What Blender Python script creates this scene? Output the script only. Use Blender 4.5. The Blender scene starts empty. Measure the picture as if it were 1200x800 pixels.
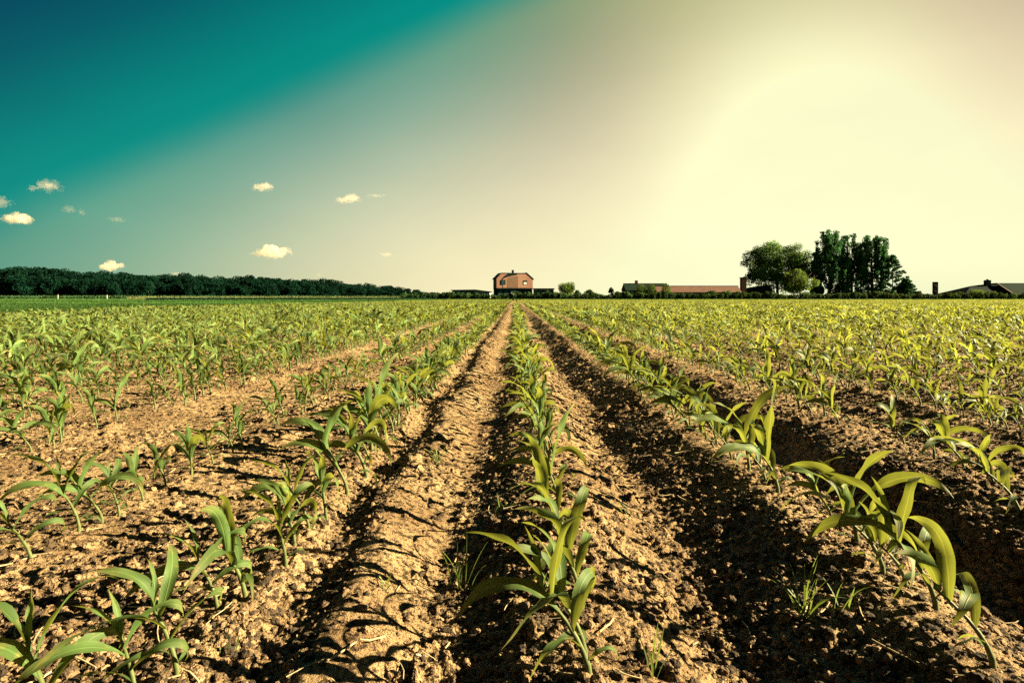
import bpy, bmesh, math, random
import numpy as np
from mathutils import Vector
R = math.radians
scene = bpy.context.scene
COL = scene.collection

# ------------------------------------------------------------------ camera
F = 667.0; CAM_H = 0.70; VX = 603.0; HY = 349.0      # calibration on the 1200 px wide photograph
cd = bpy.data.cameras.new("Camera"); cam = bpy.data.objects.new("Camera", cd); COL.objects.link(cam)
cam.location = (0, 0, CAM_H); cam.rotation_euler = (R(90), 0, 0)
cd.sensor_width = 36; cd.lens = 36 * F / 1200; cd.shift_x = -3 / 1200; cd.shift_y = -51 / 1200
cd.clip_start = 0.05; cd.clip_end = 9000
scene.camera = cam

# ------------------------------------------------------------------ exposure, sun, sky
EXPO = 2.7
SUN_AZ = 91.0; SUN_EL = 22.0                          # azimuth to the right of the view direction
vs = scene.view_settings
vs.view_transform = 'Standard'; vs.look = 'None'; vs.exposure = EXPO; vs.gamma = 1
ld = bpy.data.lights.new("Sun", 'SUN'); ld.energy = 5.0; ld.angle = R(0.5); ld.color = (1.0, 0.82, 0.48)
sun = bpy.data.objects.new("Sun", ld); COL.objects.link(sun)
sd = Vector((math.sin(R(SUN_AZ)) * math.cos(R(SUN_EL)), math.cos(R(SUN_AZ)) * math.cos(R(SUN_EL)), math.sin(R(SUN_EL))))
sun.rotation_euler = sd.to_track_quat('Z', 'Y').to_euler()

def lin(c):
    return tuple((v / 255 / 12.92) if v / 255 <= 0.04045 else ((v / 255 + 0.055) / 1.055) ** 2.4 for v in c)

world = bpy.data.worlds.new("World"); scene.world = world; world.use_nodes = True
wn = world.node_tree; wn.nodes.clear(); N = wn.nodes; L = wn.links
def vm(op, a, b=None):
    n = N.new('ShaderNodeVectorMath'); n.operation = op
    for i, v in enumerate((a, b)):
        if v is None: continue
        if hasattr(v, 'is_output'): L.new(v, n.inputs[i])
        else: n.inputs[i].default_value = v
    return n
def ma(op, a, b=None, clamp=False):
    n = N.new('ShaderNodeMath'); n.operation = op; n.use_clamp = clamp
    for i, v in enumerate((a, b)):
        if v is None: continue
        if hasattr(v, 'is_output'): L.new(v, n.inputs[i])
        else: n.inputs[i].default_value = v
    return n.outputs[0]
def ramp(fac, stops, interp='EASE'):
    n = N.new('ShaderNodeValToRGB'); n.color_ramp.interpolation = interp
    e = n.color_ramp.elements
    while len(e) < len(stops): e.new(0.5)
    for k, (p, c) in enumerate(stops):
        e[k].position = p; e[k].color = (*lin(c), 1)
    L.new(fac, n.inputs[0]); return n.outputs[0]
def mixc(f, a, b, mode='MIX'):
    n = N.new('ShaderNodeMix'); n.data_type = 'RGBA'; n.blend_type = mode
    if hasattr(f, 'is_output'): L.new(f, n.inputs[0])
    else: n.inputs[0].default_value = f
    L.new(a, n.inputs[6])
    if hasattr(b, 'is_output'): L.new(b, n.inputs[7])
    else: n.inputs[7].default_value = b
    return n.outputs[2]
tc = N.new('ShaderNodeTexCoord')
D = tc.outputs['Generated']
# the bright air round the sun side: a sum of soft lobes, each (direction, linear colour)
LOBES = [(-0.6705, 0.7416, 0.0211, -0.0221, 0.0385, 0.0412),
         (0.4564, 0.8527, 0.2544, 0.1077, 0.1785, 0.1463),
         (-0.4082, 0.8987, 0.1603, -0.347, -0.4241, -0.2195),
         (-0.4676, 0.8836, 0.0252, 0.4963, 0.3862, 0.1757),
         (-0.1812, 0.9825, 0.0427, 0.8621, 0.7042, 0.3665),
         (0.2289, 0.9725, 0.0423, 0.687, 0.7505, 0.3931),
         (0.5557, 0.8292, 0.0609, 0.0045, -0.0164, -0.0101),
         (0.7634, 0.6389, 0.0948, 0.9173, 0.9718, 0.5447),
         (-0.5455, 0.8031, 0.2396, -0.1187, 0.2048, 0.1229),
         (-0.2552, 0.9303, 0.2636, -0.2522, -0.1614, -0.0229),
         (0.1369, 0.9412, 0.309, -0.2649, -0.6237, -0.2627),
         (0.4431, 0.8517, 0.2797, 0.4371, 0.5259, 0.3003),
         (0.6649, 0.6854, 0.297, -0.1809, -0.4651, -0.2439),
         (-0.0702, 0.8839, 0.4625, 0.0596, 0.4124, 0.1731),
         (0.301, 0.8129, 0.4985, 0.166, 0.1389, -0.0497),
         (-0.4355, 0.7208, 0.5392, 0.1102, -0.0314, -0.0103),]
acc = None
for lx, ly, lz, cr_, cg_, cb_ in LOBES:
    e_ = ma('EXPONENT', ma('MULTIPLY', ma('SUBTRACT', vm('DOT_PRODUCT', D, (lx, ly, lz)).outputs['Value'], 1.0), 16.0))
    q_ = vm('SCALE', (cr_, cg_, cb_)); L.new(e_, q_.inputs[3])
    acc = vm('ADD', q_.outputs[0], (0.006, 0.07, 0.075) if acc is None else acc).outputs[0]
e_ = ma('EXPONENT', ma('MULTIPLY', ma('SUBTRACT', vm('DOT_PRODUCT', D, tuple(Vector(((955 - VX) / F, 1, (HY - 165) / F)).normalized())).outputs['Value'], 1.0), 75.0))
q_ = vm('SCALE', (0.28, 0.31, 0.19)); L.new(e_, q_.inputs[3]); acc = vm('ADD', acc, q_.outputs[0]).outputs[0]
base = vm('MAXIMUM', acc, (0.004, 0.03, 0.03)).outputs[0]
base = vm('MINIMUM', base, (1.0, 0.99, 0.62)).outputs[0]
# deep teal upper-left half of the sky
PN = Vector((-0.352, -0.451, 0.820)).normalized()
pd = vm('DOT_PRODUCT', D, tuple(PN)).outputs['Value']
tn = N.new('ShaderNodeTexNoise'); tn.inputs['Scale'].default_value = 3.0; tn.inputs['Detail'].default_value = 3; L.new(D, tn.inputs['Vector'])
pdn = ma('ADD', pd, ma('MULTIPLY', ma('SUBTRACT', tn.outputs[0], 0.5), 0.02))
tmask = N.new('ShaderNodeMapRange'); tmask.interpolation_type = 'SMOOTHSTEP'; L.new(pdn, tmask.inputs[0])
tmask.inputs[1].default_value = -0.055; tmask.inputs[2].default_value = 0.018
teal = ramp(ma('ADD', pd, 0.0, clamp=True), [(0.0, (0, 143, 131)), (0.035, (0, 138, 128)), (0.07, (0, 127, 121)), (0.11, (0, 112, 112)), (0.15, (0, 94, 104)), (0.205, (0, 74, 94)), (0.4, (0, 45, 64))], 'LINEAR')
gr = mixc(tmask.outputs[0], base, teal)
# faint blotchy veil so the glow is not a perfect gradient
vn = N.new('ShaderNodeTexNoise'); vn.inputs['Scale'].default_value = 2.2; vn.inputs['Detail'].default_value = 4
vmul = vm('MULTIPLY', D, (1, 1, 2.6)); L.new(vmul.outputs[0], vn.inputs['Vector'])
vf = N.new('ShaderNodeMapRange'); L.new(vn.outputs[0], vf.inputs[0]); vf.inputs[1].default_value = 0.3; vf.inputs[2].default_value = 0.7; vf.inputs[3].default_value = 0.945; vf.inputs[4].default_value = 1.035
vsc = vm('SCALE', gr); L.new(vf.outputs[0], vsc.inputs[3])
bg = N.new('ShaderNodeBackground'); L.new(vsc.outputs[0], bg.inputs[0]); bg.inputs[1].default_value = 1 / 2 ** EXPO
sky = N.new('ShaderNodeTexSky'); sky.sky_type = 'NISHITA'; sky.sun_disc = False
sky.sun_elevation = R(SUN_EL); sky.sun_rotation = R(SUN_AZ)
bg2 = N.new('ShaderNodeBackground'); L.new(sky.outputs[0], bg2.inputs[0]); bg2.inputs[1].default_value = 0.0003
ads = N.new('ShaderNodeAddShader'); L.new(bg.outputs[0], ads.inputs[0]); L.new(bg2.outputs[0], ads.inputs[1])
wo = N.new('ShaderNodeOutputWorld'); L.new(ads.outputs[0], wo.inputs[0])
scene.cycles.max_bounces = 6; scene.cycles.diffuse_bounces = 2; scene.cycles.transmission_bounces = 3; scene.cycles.volume_bounces = 8
scene.cycles.transparent_max_bounces = 6
scene.cycles.use_denoising = False

# ------------------------------------------------------------------ helpers
def tag(o, label=None, cat=None, group=None, kind=None):
    if label: o['label'] = label
    if cat: o['category'] = cat
    if group: o['group'] = group
    if kind: o['kind'] = kind
    return o
def empty(name, loc=(0, 0, 0), **k):
    o = bpy.data.objects.new(name, None); COL.objects.link(o); o.location = loc; o.empty_display_size = 0.2
    return tag(o, **k)
def np_mesh(name, V, Q, mats, smooth=False, uv=None, mat_idx=None, attr=None):
    """V (n,3), Q (m,k) faces of k corners each"""
    V = np.asarray(V, np.float32); Q = np.asarray(Q, np.int32); k = Q.shape[1]; m = len(Q)
    me = bpy.data.meshes.new(name)
    me.vertices.add(len(V)); me.vertices.foreach_set('co', V.ravel())
    me.loops.add(m * k); me.loops.foreach_set('vertex_index', Q.ravel())
    me.polygons.add(m); me.polygons.foreach_set('loop_start', np.arange(0, m * k, k, dtype=np.int32))
    if uv is not None:
        l = me.uv_layers.new(name='UVMap'); l.data.foreach_set('uv', np.asarray(uv, np.float32)[Q.ravel()].ravel())
    if attr is not None:
        a = me.attributes.new('tint', 'FLOAT', 'POINT'); a.data.foreach_set('value', np.asarray(attr, np.float32))
    for mt in (mats if isinstance(mats, (list, tuple)) else [mats]): me.materials.append(mt)
    if mat_idx is not None: me.polygons.foreach_set('material_index', np.asarray(mat_idx, np.int32))
    me.update(calc_edges=True)
    me.polygons.foreach_set('use_smooth', np.full(m, smooth, dtype=bool))
    me.update()
    return me
def link(name, me, parent=None, loc=(0, 0, 0), **k):
    o = bpy.data.objects.new(name, me); COL.objects.link(o); o.location = loc
    if parent: o.parent = parent
    return tag(o, **k)

class MB:
    """collects polygons (world or local coordinates) for one mesh object"""
    def __init__(s): s.v = []; s.f = []
    def box(s, x0, x1, y0, y1, z0, z1):
        b = len(s.v)
        s.v += [(x0, y0, z0), (x1, y0, z0), (x1, y1, z0), (x0, y1, z0), (x0, y0, z1), (x1, y0, z1), (x1, y1, z1), (x0, y1, z1)]
        s.f += [[b + i for i in q] for q in ((0, 3, 2, 1), (4, 5, 6, 7), (0, 1, 5, 4), (1, 2, 6, 5), (2, 3, 7, 6), (3, 0, 4, 7))]
        return s
    def prism(s, poly, y0, y1):
        """poly: list of (x, z) counter-clockwise seen from -y"""
        b = len(s.v); n = len(poly)
        s.v += [(x, y0, z) for x, z in poly] + [(x, y1, z) for x, z in poly]
        s.f.append([b + i for i in range(n)]); s.f.append([b + n + i for i in reversed(range(n))])
        for i in range(n):
            j = (i + 1) % n; s.f.append([b + i, b + n + i, b + n + j, b + j])
        return s
    def poly3(s, pts):
        b = len(s.v); s.v += list(pts); s.f.append(list(range(b, b + len(pts)))); return s
    def tube(s, pts, rads, n=8, cap=True):
        b = len(s.v); pts = [Vector(p) for p in pts]
        for i, p in enumerate(pts):
            d = (pts[min(i + 1, len(pts) - 1)] - pts[max(i - 1, 0)]).normalized()
            a = d.orthogonal().normalized() if abs(d.z) < 0.9 else d.cross(Vector((0, 1, 0))).normalized()
            c = d.cross(a)
            for k in range(n):
                t = 2 * math.pi * k / n; s.v.append(tuple(p + (a * math.cos(t) + c * math.sin(t)) * rads[i]))
        for i in range(len(pts) - 1):
            for k in range(n):
                s.f.append([b + i * n + k, b + i * n + (k + 1) % n, b + (i + 1) * n + (k + 1) % n, b + (i + 1) * n + k])
        if cap:
            s.f.append([b + k for k in reversed(range(n))]); s.f.append([b + (len(pts) - 1) * n + k for k in range(n)])
        return s
    def build(s, name, mat, parent=None, smooth=False, **k):
        me = bpy.data.meshes.new(name); me.from_pydata(s.v, [], s.f); me.materials.append(mat)
        bm = bmesh.new(); bm.from_mesh(me); bmesh.ops.recalc_face_normals(bm, faces=bm.faces); bm.to_mesh(me); bm.free()
        if smooth: me.polygons.foreach_set('use_smooth', [True] * len(me.polygons))
        return link(name, me, parent, **k)

# ------------------------------------------------------------------ materials
def mat(name, col, rough=0.85, var=0.25, scale=3.0, bump=0.0, bscale=40.0, trans=0.0, tcol=None, spec=0.3, metal=0.0, tint=False):
    m = bpy.data.materials.new(name); m.use_nodes = True; nt = m.node_tree; n = nt.nodes; l = nt.links
    b = n['Principled BSDF']; b.inputs['Roughness'].default_value = rough; b.inputs['Specular IOR Level'].default_value = spec
    b.inputs['Metallic'].default_value = metal
    t = n.new('ShaderNodeTexCoord')
    nz = n.new('ShaderNodeTexNoise'); nz.inputs['Scale'].default_value = scale; nz.inputs['Detail'].default_value = 5; l.new(t.outputs['Object'], nz.inputs['Vector'])
    mr = n.new('ShaderNodeMapRange'); l.new(nz.outputs[0], mr.inputs[0]); mr.inputs[1].default_value = 0.3; mr.inputs[2].default_value = 0.7
    mr.inputs[3].default_value = 1 - var; mr.inputs[4].default_value = 1 + var
    fac = mr.outputs[0]
    if tint:
        at = n.new('ShaderNodeAttribute'); at.attribute_name = 'tint'
        mm = n.new('ShaderNodeMath'); mm.operation = 'MULTIPLY'; l.new(fac, mm.inputs[0]); l.new(at.outputs['Fac'], mm.inputs[1]); fac = mm.outputs[0]
    sc = n.new('ShaderNodeVectorMath'); sc.operation = 'SCALE'; sc.inputs[0].default_value = col; l.new(fac, sc.inputs[3])
    l.new(sc.outputs[0], b.inputs['Base Color'])
    if bump:
        bn = n.new('ShaderNodeTexNoise'); bn.inputs['Scale'].default_value = bscale; bn.inputs['Detail'].default_value = 4; l.new(t.outputs['Object'], bn.inputs['Vector'])
        bu = n.new('ShaderNodeBump'); bu.inputs['Strength'].default_value = bump; bu.inputs['Distance'].default_value = 0.02; l.new(bn.outputs[0], bu.inputs['Height']); l.new(bu.outputs[0], b.inputs['Normal'])
    if trans:
        tr = n.new('ShaderNodeBsdfTranslucent'); ts = n.new('ShaderNodeVectorMath'); ts.operation = 'SCALE'; ts.inputs[0].default_value = tcol or col; l.new(fac, ts.inputs[3]); l.new(ts.outputs[0], tr.inputs[0])
        mx = n.new('ShaderNodeMixShader'); mx.inputs[0].default_value = trans; l.new(b.outputs[0], mx.inputs[1]); l.new(tr.outputs[0], mx.inputs[2])
        l.new(mx.outputs[0], n['Material Output'].inputs[0])
    return m

def soil_mat():
    m = bpy.data.materials.new('dry_soil'); m.use_nodes = True; nt = m.node_tree; n = nt.nodes; l = nt.links
    b = n['Principled BSDF']; b.inputs['Roughness'].default_value = 0.95; b.inputs['Specular IOR Level'].default_value = 0.15
    t = n.new('ShaderNodeTexCoord'); P = t.outputs['Object']
    def noise(s, d, ro=0.6):
        q = n.new('ShaderNodeTexNoise'); q.inputs['Scale'].default_value = s; q.inputs['Detail'].default_value = d; q.inputs['Roughness'].default_value = ro; l.new(P, q.inputs['Vector']); return q.outputs[0]
    def rp(f, stops):
        q = n.new('ShaderNodeValToRGB'); e = q.color_ramp.elements
        while len(e) < len(stops): e.new(0.5)
        for k, (p, c) in enumerate(stops): e[k].position = p; e[k].color = (*c, 1)
        l.new(f, q.inputs[0]); return q.outputs[0]
    def mul(a, b_, f=1.0):
        q = n.new('ShaderNodeMix'); q.data_type = 'RGBA'; q.blend_type = 'MULTIPLY'; q.inputs[0].default_value = f; l.new(a, q.inputs[6]); l.new(b_, q.inputs[7]); return q.outputs[2]
    c1 = rp(noise(1.7, 5), [(0.33, (0.21, 0.132, 0.066)), (0.52, (0.32, 0.218, 0.112)), (0.7, (0.40, 0.290, 0.158))])
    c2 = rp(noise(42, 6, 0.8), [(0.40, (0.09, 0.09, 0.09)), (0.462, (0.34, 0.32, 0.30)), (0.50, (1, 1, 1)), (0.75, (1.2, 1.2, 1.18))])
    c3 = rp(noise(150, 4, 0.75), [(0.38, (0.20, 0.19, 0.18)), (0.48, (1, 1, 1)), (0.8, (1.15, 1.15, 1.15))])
    c4 = rp(noise(7, 4, 0.7), [(0.30, (0.55, 0.52, 0.5)), (0.50, (1, 1, 1))])
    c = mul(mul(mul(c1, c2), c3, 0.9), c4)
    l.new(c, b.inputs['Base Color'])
    h = n.new('ShaderNodeMath'); h.operation = 'ADD'; l.new(noise(90, 6, 0.75), h.inputs[0]); l.new(noise(300, 2), h.inputs[1])
    bu = n.new('ShaderNodeBump'); bu.inputs['Strength'].default_value = 0.9; bu.inputs['Distance'].default_value = 0.012; l.new(h.outputs[0], bu.inputs['Height']); l.new(bu.outputs[0], b.inputs['Normal'])
    return m

def leaf_mat():
    """maize blade: parallel veins and a paler midrib from the UVs, sun shining through"""
    m = bpy.data.materials.new('maize_leaf'); m.use_nodes = True; nt = m.node_tree; n = nt.nodes; l = nt.links
    b = n['Principled BSDF']; b.inputs['Roughness'].default_value = 0.55; b.inputs['Specular IOR Level'].default_value = 0.2
    uv = n.new('ShaderNodeUVMap'); uv.uv_map = 'UVMap'; sp = n.new('ShaderNodeSeparateXYZ'); l.new(uv.outputs[0], sp.inputs[0])
    def M(op, a, bb=None, clamp=False):
        q = n.new('ShaderNodeMath'); q.operation = op; q.use_clamp = clamp
        for i, v in enumerate((a, bb)):
            if v is None: continue
            if hasattr(v, 'is_output'): l.new(v, q.inputs[i])
            else: q.inputs[i].default_value = v
        return q.outputs[0]
    vein = M('MULTIPLY', M('SINE', M('MULTIPLY', sp.outputs[0], 70.0)), 0.10)
    mid = M('MULTIPLY', M('SUBTRACT', 1.0, M('MULTIPLY', M('ABSOLUTE', M('SUBTRACT', sp.outputs[0], 0.5)), 16.0), True), 0.55)
    at = n.new('ShaderNodeAttribute'); at.attribute_name = 'tint'
    t = n.new('ShaderNodeTexCoord'); nz = n.new('ShaderNodeTexNoise'); nz.inputs['Scale'].default_value = 14; nz.inputs['Detail'].default_value = 4; l.new(t.outputs['Object'], nz.inputs['Vector'])
    oi = n.new('ShaderNodeObjectInfo')
    f = M('ADD', M('ADD', M('ADD', 0.62, vein), mid), M('MULTIPLY', nz.outputs[0], 0.7))
    f = M('MULTIPLY', f, at.outputs['Fac'])
    f = M('MULTIPLY', f, M('ADD', 0.75, M('MULTIPLY', oi.outputs['Random'], 0.5)))
    def colr(c):
        q = n.new('ShaderNodeVectorMath'); q.operation = 'SCALE'; q.inputs[0].default_value = c; l.new(f, q.inputs[3]); return q.outputs[0]
    tipmix = n.new('ShaderNodeMix'); tipmix.data_type = 'RGBA'; nz2 = n.new('ShaderNodeTexNoise'); nz2.inputs['Scale'].default_value = 45; nz2.inputs['Detail'].default_value = 5; l.new(t.outputs['Object'], nz2.inputs['Vector'])
    spot = M('MULTIPLY', M('SUBTRACT', nz2.outputs[0], 0.60), 9.0, True)
    l.new(M('ADD', M('MULTIPLY', M('POWER', sp.outputs[1], 5.0), M('MULTIPLY', nz2.outputs[0], 1.5)), M('MULTIPLY', spot, 0.5), True), tipmix.inputs[0])
    l.new(colr((0.064, 0.114, 0.032)), tipmix.inputs[6]); l.new(colr((0.20, 0.16, 0.05)), tipmix.inputs[7])
    l.new(tipmix.outputs[2], b.inputs['Base Color'])
    tr = n.new('ShaderNodeBsdfTranslucent'); l.new(colr((0.20, 0.22, 0.030)), tr.inputs[0])
    bu = n.new('ShaderNodeBump'); bu.inputs['Strength'].default_value = 0.35; bu.inputs['Distance'].default_value = 0.003; l.new(f, bu.inputs['Height']); l.new(bu.outputs[0], b.inputs['Normal'])
    mx = n.new('ShaderNodeMixShader'); mx.inputs[0].default_value = 0.38; l.new(b.outputs[0], mx.inputs[1]); l.new(tr.outputs[0], mx.inputs[2])
    l.new(mx.outputs[0], n['Material Output'].inputs[0])
    return m

M_soil = soil_mat()
M_leaf = leaf_mat()
M_stem = mat('maize_stem', (0.075, 0.095, 0.028), 0.6, 0.25, 30, trans=0.1)
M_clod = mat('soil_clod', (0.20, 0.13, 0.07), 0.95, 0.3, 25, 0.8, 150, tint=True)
M_stone = mat('pale_stone', (0.42, 0.35, 0.26), 0.8, 0.3, 30)
M_straw = mat('dry_straw', (0.36, 0.29, 0.17), 0.8, 0.35, 30)
M_weed = mat('weed_blade', (0.06, 0.10, 0.025), 0.6, 0.3, 20, trans=0.35, tcol=(0.18, 0.24, 0.04))
M_fol = mat('broad_foliage', (0.070, 0.145, 0.045), 0.7, 0.3, 0.35, trans=0.25, tcol=(0.13, 0.20, 0.035), spec=0.04, tint=True)
M_folb = mat('sunny_foliage', (0.052, 0.092, 0.022), 0.7, 0.3, 0.35, trans=0.3, tcol=(0.12, 0.17, 0.025), spec=0.04, tint=True)
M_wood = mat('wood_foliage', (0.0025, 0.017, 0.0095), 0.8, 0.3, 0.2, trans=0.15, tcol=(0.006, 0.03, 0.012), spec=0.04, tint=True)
M_willow = mat('hanging_foliage', (0.028, 0.088, 0.042), 0.75, 0.3, 0.4, trans=0.2, tcol=(0.05, 0.14, 0.04), spec=0.04, tint=True)
M_hedge = mat('hedge_foliage', (0.028, 0.065, 0.026), 0.75, 0.35, 0.4, trans=0.2, tcol=(0.09, 0.13, 0.02), spec=0.04, tint=True)
M_bark = mat('bark', (0.10, 0.075, 0.05), 0.95, 0.4, 2.0, 0.6, 6)
M_grass = mat('meadow_grass', (0.018, 0.052, 0.012), 0.9, 0.30, 0.10, trans=0.0)
M_gblade = mat('grass_blade', (0.028, 0.064, 0.014), 0.8, 0.35, 0.2, trans=0.3, tcol=(0.04, 0.10, 0.02), spec=0.05, tint=True)
M_dryg = mat('dry_grass', (0.13, 0.14, 0.05), 0.9, 0.35, 0.2, trans=0.25, tint=True)
M_brick = mat('red_brick', (0.21, 0.105, 0.078), 0.9, 0.2, 3)
M_stack = mat('sooty_brick', (0.10, 0.055, 0.04), 0.95, 0.3, 3, spec=0.05)
M_clad = mat('timber_cladding', (0.23, 0.130, 0.085), 0.85, 0.2, 3)
M_clad2 = mat('weathered_cladding', (0.15, 0.095, 0.06), 0.85, 0.3, 3)
M_dark = mat('dark_roofing', (0.009, 0.016, 0.015), 0.9, 0.3, 2, spec=0.03)
M_tile = mat('red_roof_tile', (0.095, 0.046, 0.031), 0.9, 0.3, 1.5)
M_slate = mat('dark_thatch', (0.010, 0.020, 0.015), 0.95, 0.35, 1.2, spec=0.03)
M_white = mat('white_render', (0.75, 0.72, 0.62), 0.8, 0.1, 1)
M_pale = mat('pale_wall', (0.42, 0.45, 0.36), 0.8, 0.15, 1)
M_glass = mat('window_glass', (0.02, 0.045, 0.045), 0.08, 0.1, 1, spec=0.6)
M_curt = mat('white_blind', (0.8, 0.78, 0.7), 0.7, 0.05, 1)
M_sign = mat('black_sign', (0.008, 0.014, 0.015), 0.8, 0.2, 2, spec=0.03)
M_mark = mat('sign_marking', (0.17, 0.12, 0.08), 0.7, 0.1, 2)

# ------------------------------------------------------------------ noise (numpy)
def _h(ix, iy, s):
    n = (ix.astype(np.int64) * 374761393 + iy.astype(np.int64) * 668265263 + s * 1442695041) & 0xFFFFFFFF
    n = ((n ^ (n >> 13)) * 1274126177) & 0xFFFFFFFF
    n = ((n ^ (n >> 16)) * 2246822519) & 0xFFFFFFFF
    return ((n ^ (n >> 15)) & 0xFFFFFF) / float(0xFFFFFF)
def vnoise(x, y, s=0):
    ix = np.floor(x); iy = np.floor(y); fx = x - ix; fy = y - iy
    fx = fx * fx * (3 - 2 * fx); fy = fy * fy * (3 - 2 * fy)
    a = _h(ix, iy, s); b = _h(ix + 1, iy, s); c = _h(ix, iy + 1, s); d = _h(ix + 1, iy + 1, s)
    return (a * (1 - fx) + b * fx) * (1 - fy) + (c * (1 - fx) + d * fx) * fy
def fbm(x, y, s=0, o=4, g=0.5):
    r = 0; a = 1; t = 0
    for i in range(o):
        r = r + a * vnoise(x * 2 ** i + 17.3 * i, y * 2 ** i - 9.1 * i, s + i); t += a; a *= g
    return r / t
def lumps(x, y, cell, s, p):
    """rounded clods: height of half-buried irregular stones, one candidate per cell; p = presence (array)"""
    wx = x + (vnoise(x * 3.1 / cell, y * 3.1 / cell, s + 50) - .5) * cell * .55
    wy = y + (vnoise(x * 3.1 / cell, y * 3.1 / cell, s + 51) - .5) * cell * .55
    gx = np.floor(wx / cell); gy = np.floor(wy / cell); out = np.zeros_like(x)
    for i in (-1, 0, 1):
        for j in (-1, 0, 1):
            cx = gx + i; cy = gy + j
            px = (cx + _h(cx, cy, s)) * cell; py = (cy + _h(cx, cy, s + 1)) * cell
            r = cell * (0.18 + 0.42 * _h(cx, cy, s + 2) ** 2); on = _h(cx, cy, s + 3) < p
            d2 = ((wx - px) ** 2 + (wy - py) ** 2) / (r * r)
            out = np.maximum(out, np.where(on & (d2 < 1), np.sqrt(np.clip(1 - d2, 0, 1)) * r * 0.75, 0))
    return out

# rows (x in metres) and ridge profile across them
K = CAM_H
ROWS = [-1.85, -0.9, 0.2, 1.33, 2.6, 3.75, 4.85]
ROWS_M = [r * K for r in ROWS]
XP = [(-60, 0), (-4.8, -.01), (-4.25, .0), (-3.8, -.015), (-3.15, .0), (-2.7, -.03), (-2.3, -.035), (-1.85, .005), (-1.4, -.035), (-1.12, -.02), (-0.92, .01), (-0.80, -.045), (-0.72, -.04), (-0.60, .0), (-0.50, -.015), (-0.3, -.078),
      (-0.16, -.072), (0.03, -.018), (0.2, .013), (0.36, .0), (0.62, -.10), (0.74, -.105), (1.08, -.02), (1.2, .015), (1.36, .015), (1.62, -.06), (1.84, -.15), (2.0, -.145), (2.22, -.04), (2.45, .0), (2.7, .01), (2.95, -.06), (3.2, -.08), (3.5, -.03),
      (3.75, .01), (4.2, -.075), (4.4, -.07), (4.85, .01), (5.3, -.06), (5.5, -.06), (6.0, .0), (60, 0)]
_px = np.array([p[0] * K for p in XP]); _pz = np.array([p[1] for p in XP])
def ridge(x):
    w = 0.025; return (np.interp(x - w, _px, _pz) + np.interp(x, _px, _pz) * 2 + np.interp(x + w, _px, _pz)) / 4
_cx = np.array([-9, -4.0, -3.15, -2.6, -1.85, -1.3, -.98, -.80, -.66, -.56, -.32, -.22, .1, .3, .55, .68, 1.05, 1.25, 1.6, 1.8, 2.3, 9]) * K
_cv = np.array([.7, .7, .6, .5, .7, .6, .8, 1., 1., .30, .22, .8, .9, .45, .35, .9, .95, .6, .7, 1., 1., 1.])
def clod_density(x, y):
    return np.clip(np.interp(x, _cx, _cv) * 1.1 + 1.3 * (fbm(x * 2.2, y * 2.2, 31, 2) - .5), .05, 1)
def ground_z(x, y, fine=True):
    x = np.asarray(x, float); y = np.asarray(y, float)
    mx = x + (fbm(x * 1.3, y * 1.3, 3, 2) - .5) * 0.16
    fade = 1 / (1 + np.maximum(y - 20, 0) / 20)
    z = ridge(mx) * fade + (fbm(x * 1.1, y * 0.9, 11, 3) - .5) * 0.03 + (fbm(x * 6, y * 6, 21, 3) - .5) * 0.022
    if fine:
        near = y < 16
        q = np.zeros_like(z)
        xx = x[near]; yy = y[near]
        dens = clod_density(xx, yy)
        q[near] = lumps(xx, yy, 0.085, 41, dens * 0.15) * .8 + lumps(xx, yy, 0.040, 61, dens ** 2 * .26) * .9 + lumps(xx, yy, 0.018, 81, dens * .7) * 1.0 + lumps(xx, yy, 0.010, 87, dens * 1.1) * 1.1 + (fbm(xx * 45, yy * 45, 71, 3) - .5) * 0.008
        z = z + q
    return z

# ------------------------------------------------------------------ the ground: one sheet to the horizon
def ground_sheet():
    ys = np.concatenate([np.linspace(-1.3, 0.45, 12, endpoint=False), 0.45 + (np.exp(np.linspace(0, 1, 780, endpoint=False) * math.log(12.0)) - 1) / 11 * 9.5,
                         9.95 * np.exp(np.linspace(0, 1, 150, endpoint=False) * math.log(16)), 160 * np.exp(np.linspace(0, 1, 30) * math.log(30))])
    u = np.concatenate([np.linspace(-7, -0.96, 60, endpoint=False), np.linspace(-0.96, 0.96, 1100, endpoint=False), np.linspace(0.96, 7, 60)])
    U, Y = np.meshgrid(u, ys); X = U * (np.abs(Y) * 0 + Y + 1.75)
    Z = ground_z(X.ravel(), Y.ravel()).reshape(X.shape)
    Z = np.where(Y > 158, 0.0, Z)
    V = np.stack([X, Y, Z], -1).reshape(-1, 3)
    nr, nc = X.shape; i = np.arange(nr - 1)[:, None] * nc + np.arange(nc - 1)[None, :]
    Q = np.stack([i, i + 1, i + nc + 1, i + nc], -1).reshape(-1, 4)
    link('ground', np_mesh('ground', V, Q, M_soil, smooth=True), kind='structure')
ground_sheet()

def sheet(name, m, pts, z, n=1):
    link(name, np_mesh(name, [(x, y, z) for x, y in pts], [list(range(len(pts)))], m), kind='structure')
# meadow left of the maize and grassland beyond the far edge, both just above the bare ground
sheet('meadow', M_grass, [(-17.6, 13), (-17.6, 152), (-60, 900), (-2600, 900), (-2600, 13)], 0.10)
sheet('far_grassland', M_grass, [(900, 154), (1500, 3500), (-2500, 3500), (-60, 901), (-17.6, 154)], 0.12)

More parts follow.
